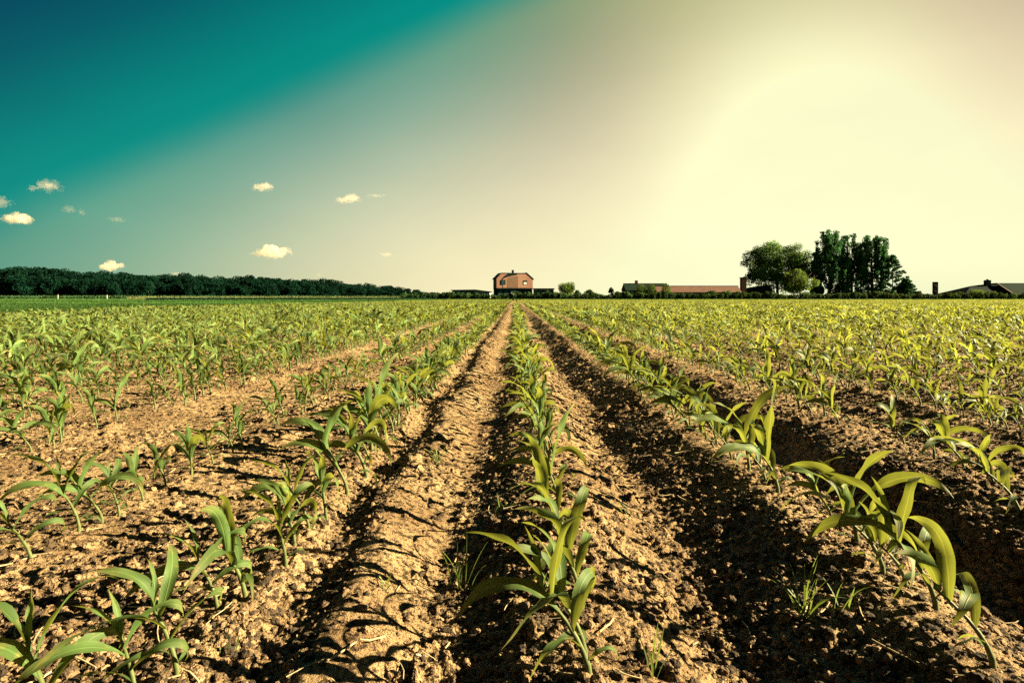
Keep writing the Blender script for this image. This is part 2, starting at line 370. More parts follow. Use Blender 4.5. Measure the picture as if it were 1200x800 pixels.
# ------------------------------------------------------------------ maize
def leaf_np(rng, base, az, length, width, el0, droop, twist, seg, cross, wind, cup=0.5, wavy=0.12):
    t = np.linspace(0, 1, seg + 1)
    p = np.zeros((seg + 1, 3)); p[0] = base
    e = el0; a = az; ds = length / seg
    dirs = []
    for k in range(seg + 1):
        tt = t[k]
        el = el0 - droop * tt ** 1.5
        d = np.array([math.cos(a) * math.cos(el), math.sin(a) * math.cos(el), math.sin(el)])
        d = d + np.array(wind) * tt ** 1.4; d /= np.linalg.norm(d)
        dirs.append(d)
        if k < seg: p[k + 1] = p[k] + d * ds
        a += (rng.random() - .5) * 0.16
    dirs = np.array(dirs)
    w = width * np.clip(np.minimum((t + 0.10) / 0.38, 1.0), 0, 1) ** 0.7 * np.clip(1 - ((t - 0.42).clip(0) / 0.58) ** 1.9, 0.02, 1)
    V = []; UV = []
    ph = rng.random() * 6.28
    cs = np.linspace(-1, 1, cross)
    for k in range(seg + 1):
        d = dirs[k]; s = np.cross(d, [0, 0, 1.0]); ns = np.linalg.norm(s)
        s = s / ns if ns > 1e-3 else np.array([math.sin(az), -math.cos(az), 0])
        nrm = np.cross(s, d); tw = twist * t[k] ** 1.2
        s2 = s * math.cos(tw) + nrm * math.sin(tw); n2 = -s * math.sin(tw) + nrm * math.cos(tw)
        cu = cup * (1 - 0.75 * t[k])
        for c in cs:
            an = c * cu * 1.25
            hx = math.sin(an) / max(cu * 1.25, 1e-3) if cu > 0.05 else c
            hz = (1 - math.cos(an)) / max(cu * 1.25, 1e-3) if cu > 0.05 else 0
            wv = wavy * abs(c) * math.sin(t[k] * 15 + ph + (2.1 if c > 0 else 0)) * min(1, t[k] * 3)
            V.append(p[k] + (s2 * hx + n2 * (hz + wv)) * w[k] * 0.5 * 1.0)
            UV.append((c * .5 + .5, t[k]))
    i = (np.arange(seg)[:, None] * cross + np.arange(cross - 1)[None, :]).ravel()
    Q = np.stack([i, i + 1, i + cross + 1, i + cross], -1)
    return np.array(V), Q, np.array(UV)

def stem_np(rng, h, r, lean, sides=7, seg=5):
    V = []; UV = []
    for k in range(seg + 1):
        t = k / seg; c = np.array([lean[0] * t * t * h, lean[1] * t * t * h, h * t - (0.03 if k == 0 else 0)])
        rr = r * (1.0 - 0.35 * t) * (1.12 if k in (1, 3) else 1)
        for j in range(sides):
            a = 6.2832 * j / sides; V.append(c + np.array([math.cos(a) * rr, math.sin(a) * rr * .85, 0])); UV.append((j / sides * .4 + .55, t * .3))
    Q = []
    for k in range(seg):
        for j in range(sides): Q.append((k * sides + j, k * sides + (j + 1) % sides, (k + 1) * sides + (j + 1) % sides, (k + 1) * sides + j))
    return np.array(V), np.array(Q), np.array(UV)

def plant_parts(seed, lod):
    rng = random.Random(seed)
    H = rng.uniform(0.115, 0.155); lean = (rng.uniform(-.75, .05), rng.uniform(-.25, .25))
    wind = (-rng.uniform(0.3, 1.3), rng.uniform(-.35, .35), -rng.uniform(.05, .35))
    plane = rng.uniform(0, math.pi); big = rng.uniform(0.88, 1.08)
    if lod == 0: sg, cr = 20, 7
    elif lod == 1: sg, cr = 6, 3
    elif lod == 2: sg, cr = 3, 2
    else: sg, cr = 2, 2
    stem = stem_np(rng, H, 0.0068 * big, lean, 8 if lod == 0 else (5 if lod == 1 else 3), 6 if lod == 0 else 2) if lod < 3 else None
    leaves = []
    spec = [  # height fraction, length, width, elevation, droop, cup
        (0.20, 0.10, 0.012, 0.7, 1.5, .3), (0.36, 0.17, 0.020, 0.85, 1.7, .35), (0.55, 0.23, 0.030, 1.0, 1.7, .4), (0.72, 0.27, 0.039, 1.12, 1.75, .5),
        (0.86, 0.27, 0.043, 1.28, 1.35, .6), (0.96, 0.22, 0.038, 1.42, 0.9, .85), (1.0, 0.14, 0.022, 1.5, .35, 1.1)]
    if lod == 2: spec = spec[1:6]
    if lod == 3: spec = [spec[2], spec[3], spec[4], spec[5]]
    for i, (hf, ln, wd, el, dr, cup) in enumerate(spec):
        if lod < 2 and i in (0, 6) and rng.random() < 0.3: continue
        az = plane + (i % 2) * math.pi + rng.uniform(-.5, .5)
        t = hf; b = np.array([lean[0] * t * t * H, lean[1] * t * t * H, H * t])
        k = rng.uniform(.85, 1.10) * big
        if lod >= 2: wd *= 1.4
        leaves.append(leaf_np(rng, b, az, ln * k, wd * k * 0.86, el + rng.uniform(-.25, .12), dr * rng.uniform(.85, 1.6), rng.uniform(-2.4, 2.4), sg, cr, wind, cup, 0.26 if lod == 0 else 0.15))
    return stem, leaves

def merge(parts):
    V = []; Q = []; UV = []; o = 0
    for v, q, uv in parts:
        V.append(v); Q.append(q + o); UV.append(uv); o += len(v)
    return np.concatenate(V), np.concatenate(Q), np.concatenate(UV)

NV = 20
maize_src = []; reach = []
for s in range(NV):
    stem, leaves = plant_parts(100 + s, 0)
    sm = np_mesh('stem', stem[0], stem[1], M_stem, smooth=True)
    lm = [np_mesh('leaf', v, q, M_leaf, smooth=True, uv=uv, attr=np.full(len(v), 1.0 if i > 1 else 0.85)) for i, (v, q, uv) in enumerate(leaves)]
    maize_src.append((sm, lm))
    reach.append(max(max(v[:, 2].max() * 1.1, np.abs(v[:, :2]).max()) for v, q, uv in leaves))

def foot(px, py):
    """point of the field seen at pixel px, py of the 1200 px photograph"""
    d = K * F / (py - HY)
    for _ in range(6):
        x = (px - VX) * d / F
        z = float(ground_z(np.array([x]), np.array([d]), False)[0]); d = (K - z) * F / (py - HY)
    return x, d

rng = random.Random(7)
HAND = {  # bases read off the photograph, near end of each row
    0: [(37, 655), (93, 623), (120, 612), (140, 605), (168, 587), (195, 570), (225, 556), (250, 543)],
    1: [(62, 868), (160, 822), (208, 792), (255, 716), (288, 702), (335, 664), (345, 640), (362, 620), (383, 611), (408, 582), (430, 560)],
    2: [(692, 792), (686, 772), (683, 712), (672, 668), (662, 628), (655, 592), (650, 570), (645, 552)],
    3: [(1165, 782), (1098, 715), (1062, 686), (1036, 672), (1005, 640), (975, 612), (912, 577), (897, 565), (878, 552)],
    4: [(1196, 604), (1165, 568), (1130, 549), (1095, 539), (1060, 522), (983, 497)],
}
plants = []   # (x, y, row, hand)
row_x = list(zip(ROWS_M, range(len(ROWS_M))))
far = 153.0
extra = [-3.15]
x = -3.15
xs_all = [(r, i) for i, r in enumerate(ROWS)]
k = -3.15; i = 100
left_rows = []
while k * K > -17.0:
    left_rows.append((k, i)); i += 1; k -= 0.94 + (0.12 if (i % 4 == 0) else 0)
right_rows = []; k = 5.95; i = 300
while k * K < 205:
    right_rows.append((k, i)); i += 1; k += 0.98 + (0.10 if (i % 4 == 0) else 0)
for (rk, ri) in xs_all + left_rows + right_rows:
    X = rk * K
    y = 1.2 if ri not in HAND else None
    if ri in HAND:
        for (px, py) in HAND[ri]:
            a, d = foot(px, py); plants.append((a, d, ri, True))
        y = min(p[1] for p in plants if p[2] == ri and p[1] >= max(q[1] for q in plants if q[2] == ri)) + 0.17
    y = max(y, abs(X) / 1.12 - 1.0)
    while y < far:
        st_ = (0.125 if y < 2 else (0.095 if ri != 0 else .115) if ri < 100 else 0.088) if y < 60 else (0.22 if y < 100 else 0.3)
        if rng.random() > 0.075:
            plants.append((X + rng.gauss(0, 0.02 + 0.012 * min(y / 20, 1)), y, ri, False))
        y += st_ * rng.uniform(0.55, 1.5)
P = np.array([(p[0], p[1]) for p in plants]); PR = np.array([p[2] for p in plants])
PZ = ground_z(P[:, 0], P[:, 1], False)
# the 300 that show largest: nearest in view
pxs = VX + F * P[:, 0] / P[:, 1]; pys = HY + F * (K - PZ) / P[:, 1]
inview = (pxs > -60) & (pxs < 1260) & (pys < 880)
order = np.argsort(np.where(inview, P[:, 1] + 0.25 * np.abs(P[:, 0]), 1e9))[:300]
chosen = set(int(q) for q in order)

ROWNAME = {0: 'second row left of centre', 1: 'first row left of centre', 2: 'centre row', 3: 'first row right of centre', 4: 'second row right of centre',
           5: 'third row right of centre', 6: 'fourth row right of centre', 300: 'fifth row right of centre', 301: 'sixth row right of centre', 302: 'seventh row right of centre',
           100: 'third row left of centre', 101: 'fourth row left of centre', 102: 'fifth row left of centre', 103: 'sixth row left of centre', 104: 'seventh row left of centre'}
ORD = ['nearest', 'second nearest', 'third nearest', 'fourth nearest', 'fifth nearest', 'sixth nearest', 'seventh nearest', 'eighth nearest']
byrow = {}
for q in order: byrow.setdefault(int(PR[q]), []).append(int(q))
first_hand = {}
for ri, lst in byrow.items():
    lst.sort(key=lambda q: P[q, 1])
    for n_, q in enumerate(lst):
        rn = ROWNAME.get(ri, 'outermost rows of near maize')
        var = rng.randrange(NV) if P[q, 1] > 1.7 else int(np.argsort(reach)[rng.randrange(9)])
        if ri in ROWNAME and n_ < 8:
            lab = f'{ORD[n_]} maize plant in the {rn}'
        elif ri in ROWNAME:
            lab = f'maize plant farther back than the eighth in the {rn}'
        else:
            lab = 'young maize plant at the edge of the near field, in the outermost rows'
        sc = rng.choice([rng.uniform(.66, 1.0), rng.uniform(.80, 1.0)])
        if ri in (0,): sc *= 0.80
        if P[q, 1] > 1.8: sc *= .97
        if ri == 1: sc *= 1.14
        if ri == 2 and n_ < 2: sc = .92
        sc *= 0.72 + 0.55 * float(fbm(P[q:q + 1, 0] * 1.4, P[q:q + 1, 1] * 1.4, 97, 2)[0])
        o = empty('maize_plant', (P[q, 0], P[q, 1], PZ[q] - 0.005), label=lab, cat='maize plant', group=f'maize plants in the {rn}')
        o.rotation_euler = (rng.uniform(-.08, .08), rng.uniform(-.12, .05), rng.uniform(-.4, .4)); o.scale = (sc, sc, sc * rng.uniform(.92, 1.1))
        sm, lm = maize_src[var]
        link('stem', sm, o)
        for me in lm: link('leaf', me, o)

# every other plant of the field: one crop
rest = np.array([q for q in range(len(P)) if q not in chosen])
rest = rest[(np.abs(P[rest, 0]) < 0.98 * P[rest, 1] + 3)]
nprng = np.random.default_rng(5)
VV = []; QQ = []; UU = []; TT = []; off = 0
for lod, lo, hi in ((1, -1, 13), (2, 13, 42), (3, 42, 400)):
    sel = rest[(P[rest, 1] >= lo) & (P[rest, 1] < hi)]
    NVAR = 24
    tmpl = []
    for s in range(NVAR):
        st_, lv = plant_parts(700 + 40 * lod + s, lod)
        tmpl.append(merge(([st_] if st_ is not None else []) + lv))
    which = nprng.integers(0, NVAR, len(sel))
    for s in range(NVAR):
        ids = sel[which == s]
        if len(ids) == 0: continue
        v, q, uv = tmpl[s]; n = len(ids)
        a = nprng.uniform(-.5, .5, n); ca = np.cos(a)[:, None]; sa = np.sin(a)[:, None]
        sc = nprng.uniform(.70, 1.15, n)[:, None]
        sh = 1 + 0.30 * (fbm(P[ids, 0] * .35, P[ids, 1] * .35, 91, 2) - .5)[:, None] * 2
        sc = sc * sh * np.where(P[ids, 1] > 5, 1.0, .95)[:, None]
        X = (v[None, :, 0] * ca - v[None, :, 1] * sa) * sc + P[ids, 0][:, None]
        Y = (v[None, :, 0] * sa + v[None, :, 1] * ca) * sc + P[ids, 1][:, None]
        Z = v[None, :, 2] * sc + PZ[ids][:, None]
        VV.append(np.stack([X, Y, Z], -1).reshape(-1, 3)); QQ.append((q[None] + (np.arange(n) * len(v))[:, None, None] + off).reshape(-1, 4))
        UU.append(np.tile(uv, (n, 1))); TT.append(np.repeat(nprng.uniform(.35, 1.6, n), len(v))); off += n * len(v)
link('maize_crop', np_mesh('maize_crop', np.concatenate(VV), np.concatenate(QQ), M_leaf, smooth=True, uv=np.concatenate(UU), attr=np.concatenate(TT)), kind='stuff',
     label='rows of young green maize filling the field to the hedge', cat='maize crop')
print('plants', len(P), 'crop faces', sum(len(q) for q in QQ))

# ------------------------------------------------------------------ crumbs, stones, straw and weeds on the soil
def blob(rng_, r):
    bm = bmesh.new(); bmesh.ops.create_icosphere(bm, subdivisions=2, radius=1)
    ph = [rng_.uniform(0, 6) for _ in range(6)]
    for v in bm.verts:
        c = v.co; f = 1 + .22 * math.sin(3.1 * c.x + ph[0]) * math.cos(2.7 * c.y + ph[1]) + .16 * math.sin(5.3 * c.z + ph[2] + 2 * c.x) + rng_.uniform(-.07, .07)
        v.co = c * f
    V = np.array([v.co[:] for v in bm.verts]); T = np.array([[v.index for v in f.verts] for f in bm.faces]); bm.free()
    return V * [1, .85, .7], T
def scatter(name, m, n, rmin, rmax, power, ymax, seed, label, cat, sub=12, dens=True):
    r_ = np.random.default_rng(seed); rr = random.Random(seed)
    tm = [blob(rr, 1) for _ in range(sub)]
    y = 0.72 + (ymax - .72) * r_.random(n) ** 1.5; x = (r_.random(n) * 2 - 1) * (0.95 * y + .12)
    if dens:
        keep = r_.random(n) < clod_density(x, y) ** 1.3
        x = x[keep]; y = y[keep]; n = len(x)
    z = ground_z(x, y); rad = rmin + (rmax - rmin) * r_.random(n) ** power
    wh = r_.integers(0, sub, n); Vs = []; Ts = []; o = 0
    for s in range(sub):
        ii = np.where(wh == s)[0]
        if not len(ii): continue
        v, t = tm[s]; a = r_.uniform(0, 6.28, len(ii)); ca = np.cos(a)[:, None]; sa = np.sin(a)[:, None]; q = rad[ii][:, None]
        Vs.append(np.stack([(v[None, :, 0] * ca - v[None, :, 1] * sa) * q + x[ii][:, None], (v[None, :, 0] * sa + v[None, :, 1] * ca) * q + y[ii][:, None], v[None, :, 2] * q + z[ii][:, None] + rad[ii][:, None] * .15], -1).reshape(-1, 3))
        Ts.append((t[None] + (np.arange(len(ii)) * len(v))[:, None, None] + o).reshape(-1, 3)); o += len(ii) * len(v)
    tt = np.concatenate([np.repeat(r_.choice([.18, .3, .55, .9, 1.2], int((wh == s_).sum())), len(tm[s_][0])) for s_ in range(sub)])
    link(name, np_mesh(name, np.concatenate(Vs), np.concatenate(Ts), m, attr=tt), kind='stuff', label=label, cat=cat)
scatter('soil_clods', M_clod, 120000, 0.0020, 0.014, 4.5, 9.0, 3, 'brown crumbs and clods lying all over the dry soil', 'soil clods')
scatter('small_stones', M_stone, 260, 0.0018, 0.006, 2.5, 7.0, 4, 'small pale stones scattered over the soil', 'stones', dens=False)

def straw():
    mb = MB(); r = random.Random(21)
    for _ in range(420):
        y = 0.8 + 6 * r.random() ** 1.6; x = r.uniform(-1, 1) * (0.95 * y); a = r.uniform(0, 6.28); ln = r.uniform(.02, .11); bend = r.uniform(-.5, .5)
        pts = []
        for k in range(4):
            t = k / 3 - .5; pts.append((x + math.cos(a + bend * t) * ln * t, y + math.sin(a + bend * t) * ln * t))
        zz = ground_z(np.array([p[0] for p in pts]), np.array([p[1] for p in pts]))
        zm = max(zz) + .002
        mb.tube([(p[0], p[1], .35 * z + .65 * zm + .002) for p, z in zip(pts, zz)], [r.uniform(.0008, .0018)] * 4, 4)
    mb.build('straw_litter', M_straw, kind='stuff', label='short dry straws littering the soil between the rows', cat='straw')
straw()

def blades(name, x, y, n, h, spread, seed, m=None, **k):
    r = random.Random(seed); Vs = []; Qs = []; o = 0; z = float(ground_z(np.array([x]), np.array([y]), False)[0])
    for _ in range(n):
        a = r.uniform(0, 6.28); b = np.array([r.gauss(0, .012), r.gauss(0, .012), 0])
        v, q, uv = leaf_np(r, b, a, h * r.uniform(.5, 1.1), r.uniform(.003, .006), r.uniform(1.0, 1.5), r.uniform(.3, 1.4) * spread, r.uniform(-.8, .8), 7, 3, (-.3, 0, -.05), .5, .0)
        Vs.append(v); Qs.append(q + o); o += len(v)
    return link(name, np_mesh(name, np.concatenate(Vs), np.concatenate(Qs), m or M_weed, smooth=True), loc=(x, y, z), **k)
for px, py, n, h, lab in [(537, 690, 11, .15, 'thin grassy weed in the furrow left of centre'), (940, 725, 13, .17, 'tall tuft of grassy weed before the first row right of centre'),
                          (985, 716, 4, .12, 'few upright grass blades just right of the tall tuft of weed'), (455, 690, 4, .05, 'tiny green seedling on the bright soil left of the centre furrow'),
                          (512, 545, 12, .10, 'low clump of weed midway up the furrow left of centre'), (735, 612, 4, .10, 'thin upright weed right of centre'),
                          (765, 790, 5, .09, 'small weed in the soil right of the nearest centre plant'), (640, 690, 6, .07, 'small weed beside the centre row, left of its plants'),
                          (270, 770, 5, .06, 'small weed on the soil right of the nearest left plants'), (590, 600, 8, .06, 'low dark weed in the furrow close to the centre row')]:
    a, d = foot(px, py)
    blades('grass_weed', a, d, n, h, 1.0, int(px), label=lab, cat='weed', group='weeds between the maize rows')

# ------------------------------------------------------------------ trees and hedges
def cards(centres, radii, n, size, seed, vert=1.0, hollow=0.55, droop=0.0, tint=(0.6, 1.35)):
    """leaf clusters: small bent quads spread through a set of ellipsoid clumps"""
    r = np.random.default_rng(seed); C = np.array(centres, float); Rr = np.array(radii, float)
    if Rr.ndim == 1: Rr = np.stack([Rr, Rr, Rr], -1)
    vol = Rr[:, 0] * Rr[:, 2] + 1e-6; w = r.choice(len(C), n, p=vol / vol.sum())
    d = r.normal(size=(n, 3)); d /= np.linalg.norm(d, axis=1)[:, None]
    rad = hollow + (1 - hollow) * r.random(n) ** 0.7; rad *= 1 + 0.22 * (r.random(n) ** 3)
    c = C[w] + d * rad[:, None] * Rr[w]
    a = r.normal(size=(n, 3)); a /= np.linalg.norm(a, axis=1)[:, None]
    if droop: a = a * (1 - droop) + np.array([0, 0, -1]) * droop; a /= np.linalg.norm(a, axis=1)[:, None]
    b = np.cross(a, r.normal(size=(n, 3))); b /= np.linalg.norm(b, axis=1)[:, None]
    s = size * r.uniform(.5, 1.35, n)[:, None]; sv = s * vert
    V = np.stack([c - a * sv * .5, c + b * s * .42, c + a * sv * .5, c - b * s * .42], 1).reshape(-1, 3)
    Q = np.arange(n * 4).reshape(n, 4)
    ct = r.uniform(tint[0], tint[1], len(C))[w] * r.uniform(.8, 1.2, n)
    return V, Q, np.repeat(ct, 4)

def limbs(h, r0, spread, nb, seed, th=0.35):
    r = random.Random(seed); mb = MB()
    mb.tube([(0, 0, -.3), (r.uniform(-.1, .1), 0, h * .3), (r.uniform(-.3, .3), r.uniform(-.2, .2), h * .62), (r.uniform(-.4, .4), 0, h * .88)], [r0 * 1.25, r0, r0 * .55, r0 * .15], 8)
    for i in range(nb):
        a = r.uniform(0, 6.28); z0 = h * r.uniform(th * .6, .6); l_ = spread * r.uniform(.5, .95)
        mb.tube([(0, 0, z0), (math.cos(a) * l_ * .45, math.sin(a) * l_ * .45, z0 + h * .12), (math.cos(a) * l_, math.sin(a) * l_, z0 + h * r.uniform(.18, .34))], [r0 * .4, r0 * .25, r0 * .06], 5)
    return mb

def crown_clumps(w, h0, h1, n, seed, squash=1.0, cr=(.16, .30)):
    """clump centres filling an ellipsoidal crown of width w between h0 and h1"""
    r = random.Random(seed); C = []; Rr = []
    cz = (h0 + h1) / 2; hz = (h1 - h0) / 2; hw = w / 2
    while len(C) < n:
        p = [r.uniform(-1, 1) for _ in range(3)]; m_ = math.sqrt(sum(q * q for q in p))
        if m_ > 1 or m_ < .35: continue
        cr_ = r.uniform(*cr); q = 1 - cr_ * .75
        C.append((p[0] * hw * q, p[1] * hw * q, cz + p[2] * hz * q)); Rr.append((cr_ * hw, cr_ * hw, cr_ * hw * .8))
    return C, Rr

def at(px, d): return (px - VX) * d / F
def zt(py, d): return K - (py - HY) * d / F

# --- the long wood on the left: individual trees from six shapes
wood_src = []
for s in range(7):
    C, Rr = crown_clumps(10 + s % 3 * 1.5, -2.0, 13.5 + (s % 4) * .8, 34, 300 + s, cr=(.26, .42))
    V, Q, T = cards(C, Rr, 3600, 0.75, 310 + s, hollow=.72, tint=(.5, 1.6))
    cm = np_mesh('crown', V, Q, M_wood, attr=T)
    tmb = limbs(11, .28, 3.0, 4, 320 + s); me = bpy.data.meshes.new('trunk'); me.from_pydata(tmb.v, [], tmb.f); me.materials.append(M_bark)
    wood_src.append((cm, me))
r = random.Random(40)
top = lambda px: np.interp(px, [-160, 0, 100, 200, 300, 400, 450, 480, 505], [311, 314, 318, 323, 325, 330, 334, 338, 343])
for rowd, step, hs in ((300, 11, .78), (314, 10, .95), (326, 10, 1.0), (342, 10, 1.02)):
    px = -110 + (rowd % 7)
    while px < 508:
        D_ = rowd + r.uniform(-7, 7) + max(0, (px - 300)) * .35
        hgt = (zt(float(top(px)), D_)) * hs * r.uniform(.98, 1.18)
        cm, tm_ = wood_src[r.randrange(7)]
        sc = hgt / 14.6
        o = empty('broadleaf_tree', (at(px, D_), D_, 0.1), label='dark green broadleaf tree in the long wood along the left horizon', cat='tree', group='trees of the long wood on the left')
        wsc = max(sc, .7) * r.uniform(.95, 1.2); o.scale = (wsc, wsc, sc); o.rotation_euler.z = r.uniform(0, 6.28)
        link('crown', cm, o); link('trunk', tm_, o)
        px += step * r.uniform(.7, 1.25)

def tree(name, px, d, pw, ptop, pbot, nclump, ncard, size, seed, m, label, cat='tree', crr=(.16, .3), hollow=.45, trunk_r=.3, group=None):
    w = pw * d / F; h1 = zt(ptop, d); h0 = max(zt(pbot, d), .05)
    o = empty(name, (at(px, d), d, 0.05), label=label, cat=cat, group=group)
    C, Rr = crown_clumps(w, h0, h1, nclump, seed, cr=crr)
    V, Q, T = cards(C, Rr, ncard, size, seed + 1, hollow=hollow, tint=(.4, 1.7))
    link('crown', np_mesh('crown', V, Q, m, attr=T), o)
    limbs(h1, trunk_r, w / 2, 9, seed + 2).build('trunk', M_bark, o, smooth=True)
    return o
tree('broadleaf_tree', 911, 184, 88, 283, 345, 125, 46000, .40, 500, M_fol, 'large spreading broadleaf tree at the end of the red roofed farm building', crr=(.11, .22), hollow=.35, trunk_r=.42)
tree('small_tree', 938, 168, 40, 312, 347, 30, 8000, .34, 520, M_folb, 'lower yellow green tree in front of the right side of the big spreading tree', crr=(.2, .36), trunk_r=.2)
tree('round_bush', 664.5, 164, 23, 328.5, 350, 22, 4500, .28, 530, M_folb, 'round sunlit bush standing alone right of the brick house', 'bush', crr=(.3, .5), trunk_r=.1)
for i, (px, pw, pt, lb) in enumerate([(677, 9, 338, 'small dark bush directly right of the round sunlit bush'), (691, 15, 339.5, 'low spreading bush left of the pointed little tree by the hedge'), (716.5, 7, 335.5, 'tiny pointed tree rising from the hedge left of the farmhouse'),
                                     (724, 10, 341, 'low pale bush right of the tiny pointed tree'), (640, 12, 342, 'dark leafy bush in front of the flat roofed annexe'), (834, 22, 342, 'dark bush in front of the long red roofed building'),
                                     (852, 11, 339, 'upright bush in front of the right end of the red roofed building'), (868, 20, 343.5, 'low rounded bush at the foot of the brown chimney stack'), (1075, 10, 340, 'tiny shrub poking above the hedge left of the black sign'),
                                     (1148, 24, 340, 'sunlit bush in front of the left end of the hipped roof'), (1166, 16, 343, 'pale shrub in front of the hipped roof'), (948, 18, 343, 'low dark bush under the yellow green tree')]):
    tree('bush', px, 160, pw, pt, 351, 18, 2600, .26, 560 + 5 * i, M_folb if i in (3, 9, 10) else M_hedge, lb, 'bush', crr=(.3, .5), hollow=.5, trunk_r=.06, group='bushes along the far hedge')
for i, (px, lb) in enumerate([(751, 'leftmost of the three clipped round topiary trees by the farmhouse'), (763.5, 'middle one of the three clipped round topiary trees'), (780.5, 'rightmost clipped round topiary tree, beside the red tiled roof')]):
    d = 160.6; o = empty('topiary_tree', (at(px, d), d, .05), label=lb, cat='tree', group='clipped topiary trees by the farmhouse')
    w = 10.5 * d / F; h1 = zt(334.5, d); cz = h1 * .56
    V, Q, T = cards([(0, 0, cz), (0, 0, cz + .5), (0, 0, cz - .5)], [(w / 2 * .95, w / 2 * .95, h1 * .40)] * 3, 2600, .2, 620 + i, hollow=.9, tint=(.9, 1.1))
    link('crown', np_mesh('crown', V, Q, M_folb, attr=T), o)
    MB().tube([(0, 0, -.2), (0, 0, h1 * .5)], [.14, .1], 8).build('trunk', M_bark, o, smooth=True)

def weeping(px, d, pw, ptop, nst, seed, label):
    """column crown of hanging strands, with gaps"""
    r = random.Random(seed); w = pw * d / F; h = zt(ptop, d)
    o = empty('weeping_tree', (at(px, d), d, .05), label=label, cat='tree', group='tall trees with hanging foliage')
    C = []; Rr = []
    for i in range(nst):
        a = r.uniform(0, 6.28); q = math.sqrt(r.random()) * w / 2 * 1.02
        x0 = math.cos(a) * q; y0 = math.sin(a) * q * .8
        tz = h * (1 - .12 * (2 * q / w) ** 2 - r.random() ** 1.3 * .55); ln = h * r.uniform(.14, .36); rr = r.uniform(.28, .6)
        C.append((x0, y0, tz)); Rr.append((rr * 1.7, rr * 1.7, rr * 1.2))
        nn = int(ln / .9)
        for k in range(nn):
            C.append((x0 + r.uniform(-.2, .2), y0 + r.uniform(-.2, .2), tz - (k + .5) * .9)); Rr.append((rr * (1 - .5 * k / nn), rr * (1 - .5 * k / nn), .65))
    for i in range(int(nst * .8)):    # denser skirt near the ground
        C.append((r.uniform(-.5, .5) * w, r.uniform(-.3, .3) * w, r.uniform(.04, .68) * h)); Rr.append((.8, .8, 1.4))
    V, Q, T = cards(C, Rr, 19000, .34, seed + 1, vert=1.7, hollow=.35, droop=.5, tint=(.45, 1.7))
    link('crown', np_mesh('crown', V, Q, M_willow, attr=T), o)
    limbs(h, .38, w * .38, 10, seed + 2).build('trunk', M_bark, o, smooth=True)
weeping(972, 176, 38, 270.5, 80, 700, 'tallest of the dark weeping trees, left one beside the spreading tree')
weeping(998, 179, 34, 274.5, 62, 710, 'middle tree of the three tall dark weeping trees')
weeping(1022, 176, 38, 276.5, 74, 720, 'right one of the three tall dark weeping trees')
weeping(957, 175, 10, 297, 12, 730, 'thin drooping tree squeezed left of the tallest weeping tree')
def conifer(px, d, pw, ptop, seed, label):
    r = random.Random(seed); w = pw * d / F; h = zt(ptop, d)
    o = empty('feathery_tree', (at(px, d), d, .05), label=label, cat='tree'); C = []; Rr = []; mb = MB()
    mb.tube([(0, 0, -.2), (0, 0, h * .5), (0, 0, h * .99)], [.2, .12, .02], 6)
    for k in range(46):
        t = k / 46; z = h * (.06 + .92 * t); a = k * 2.4; l_ = w / 2 * (1 - t) ** .8 * r.uniform(.6, 1.1) + .2
        mb.tube([(0, 0, z), (math.cos(a) * l_, math.sin(a) * l_, z + .25 * l_)], [.05, .01], 4)
        for q in (.35, .65, .95):
            C.append((math.cos(a) * l_ * q, math.sin(a) * l_ * q, z + .25 * l_ * q)); Rr.append((.55, .55, .38))
    V, Q, T = cards(C, Rr, 12000, .34, seed + 1, hollow=.1)
    link('crown', np_mesh('crown', V, Q, M_willow, attr=T), o); mb.build('trunk', M_bark, o)
conifer(1046, 174, 50, 298, 740, 'feathery cone shaped tree stepping down right of the weeping trees')
conifer(1062, 171, 28, 327, 750, 'low feathery shrub at the right foot of the tree group')

def hedge(x0, x1, d, hfun, depth, n, size, seed, m, name, label, cat, tint=(.5, 1.5)):
    r = np.random.default_rng(seed); k = int((x1 - x0) / .8); C = []; Rr = []
    for i in range(k):
        x = x0 + (x1 - x0) * (i + .5) / k; h = hfun(x) * (0.8 + .35 * r.random())
        C.append((x - (x0 + x1) / 2, r.uniform(-.3, .3), h * .5)); Rr.append((.75, depth / 2, h * .5))
    V, Q, T = cards(C, Rr, n, size, seed + 1, hollow=.75, tint=tint)
    link(name, np_mesh(name, V, Q, m, attr=T), loc=((x0 + x1) / 2, d, 0.08), label=label, cat=cat)
dH = 157
HH = lambda x: (K + 5.6 * dH / F) * (0.92 + .12 * math.sin(x * .21) + .08 * math.sin(x * .63 + 1))
hedge(at(508, dH), at(652, dH), dH, HH, 1.6, 22000, .26, 800, M_hedge, 'hedge', 'dark hedge running along the foot of the brick house', 'hedge')
hedge(at(652, dH), at(880, dH), dH, HH, 1.6, 34000, .26, 810, M_hedge, 'hedge', 'long dark hedge before the farmhouse and the red roofed building', 'hedge')
hedge(at(880, dH), at(1072, dH), dH, HH, 1.6, 27000, .26, 820, M_hedge, 'hedge', 'dark hedge under the tall weeping trees', 'hedge')
hedge(at(1072, dH), at(1290, dH), dH, HH, 1.6, 27000, .26, 830, M_hedge, 'hedge', 'rough hedge right of the tree group, behind the black sign', 'hedge')
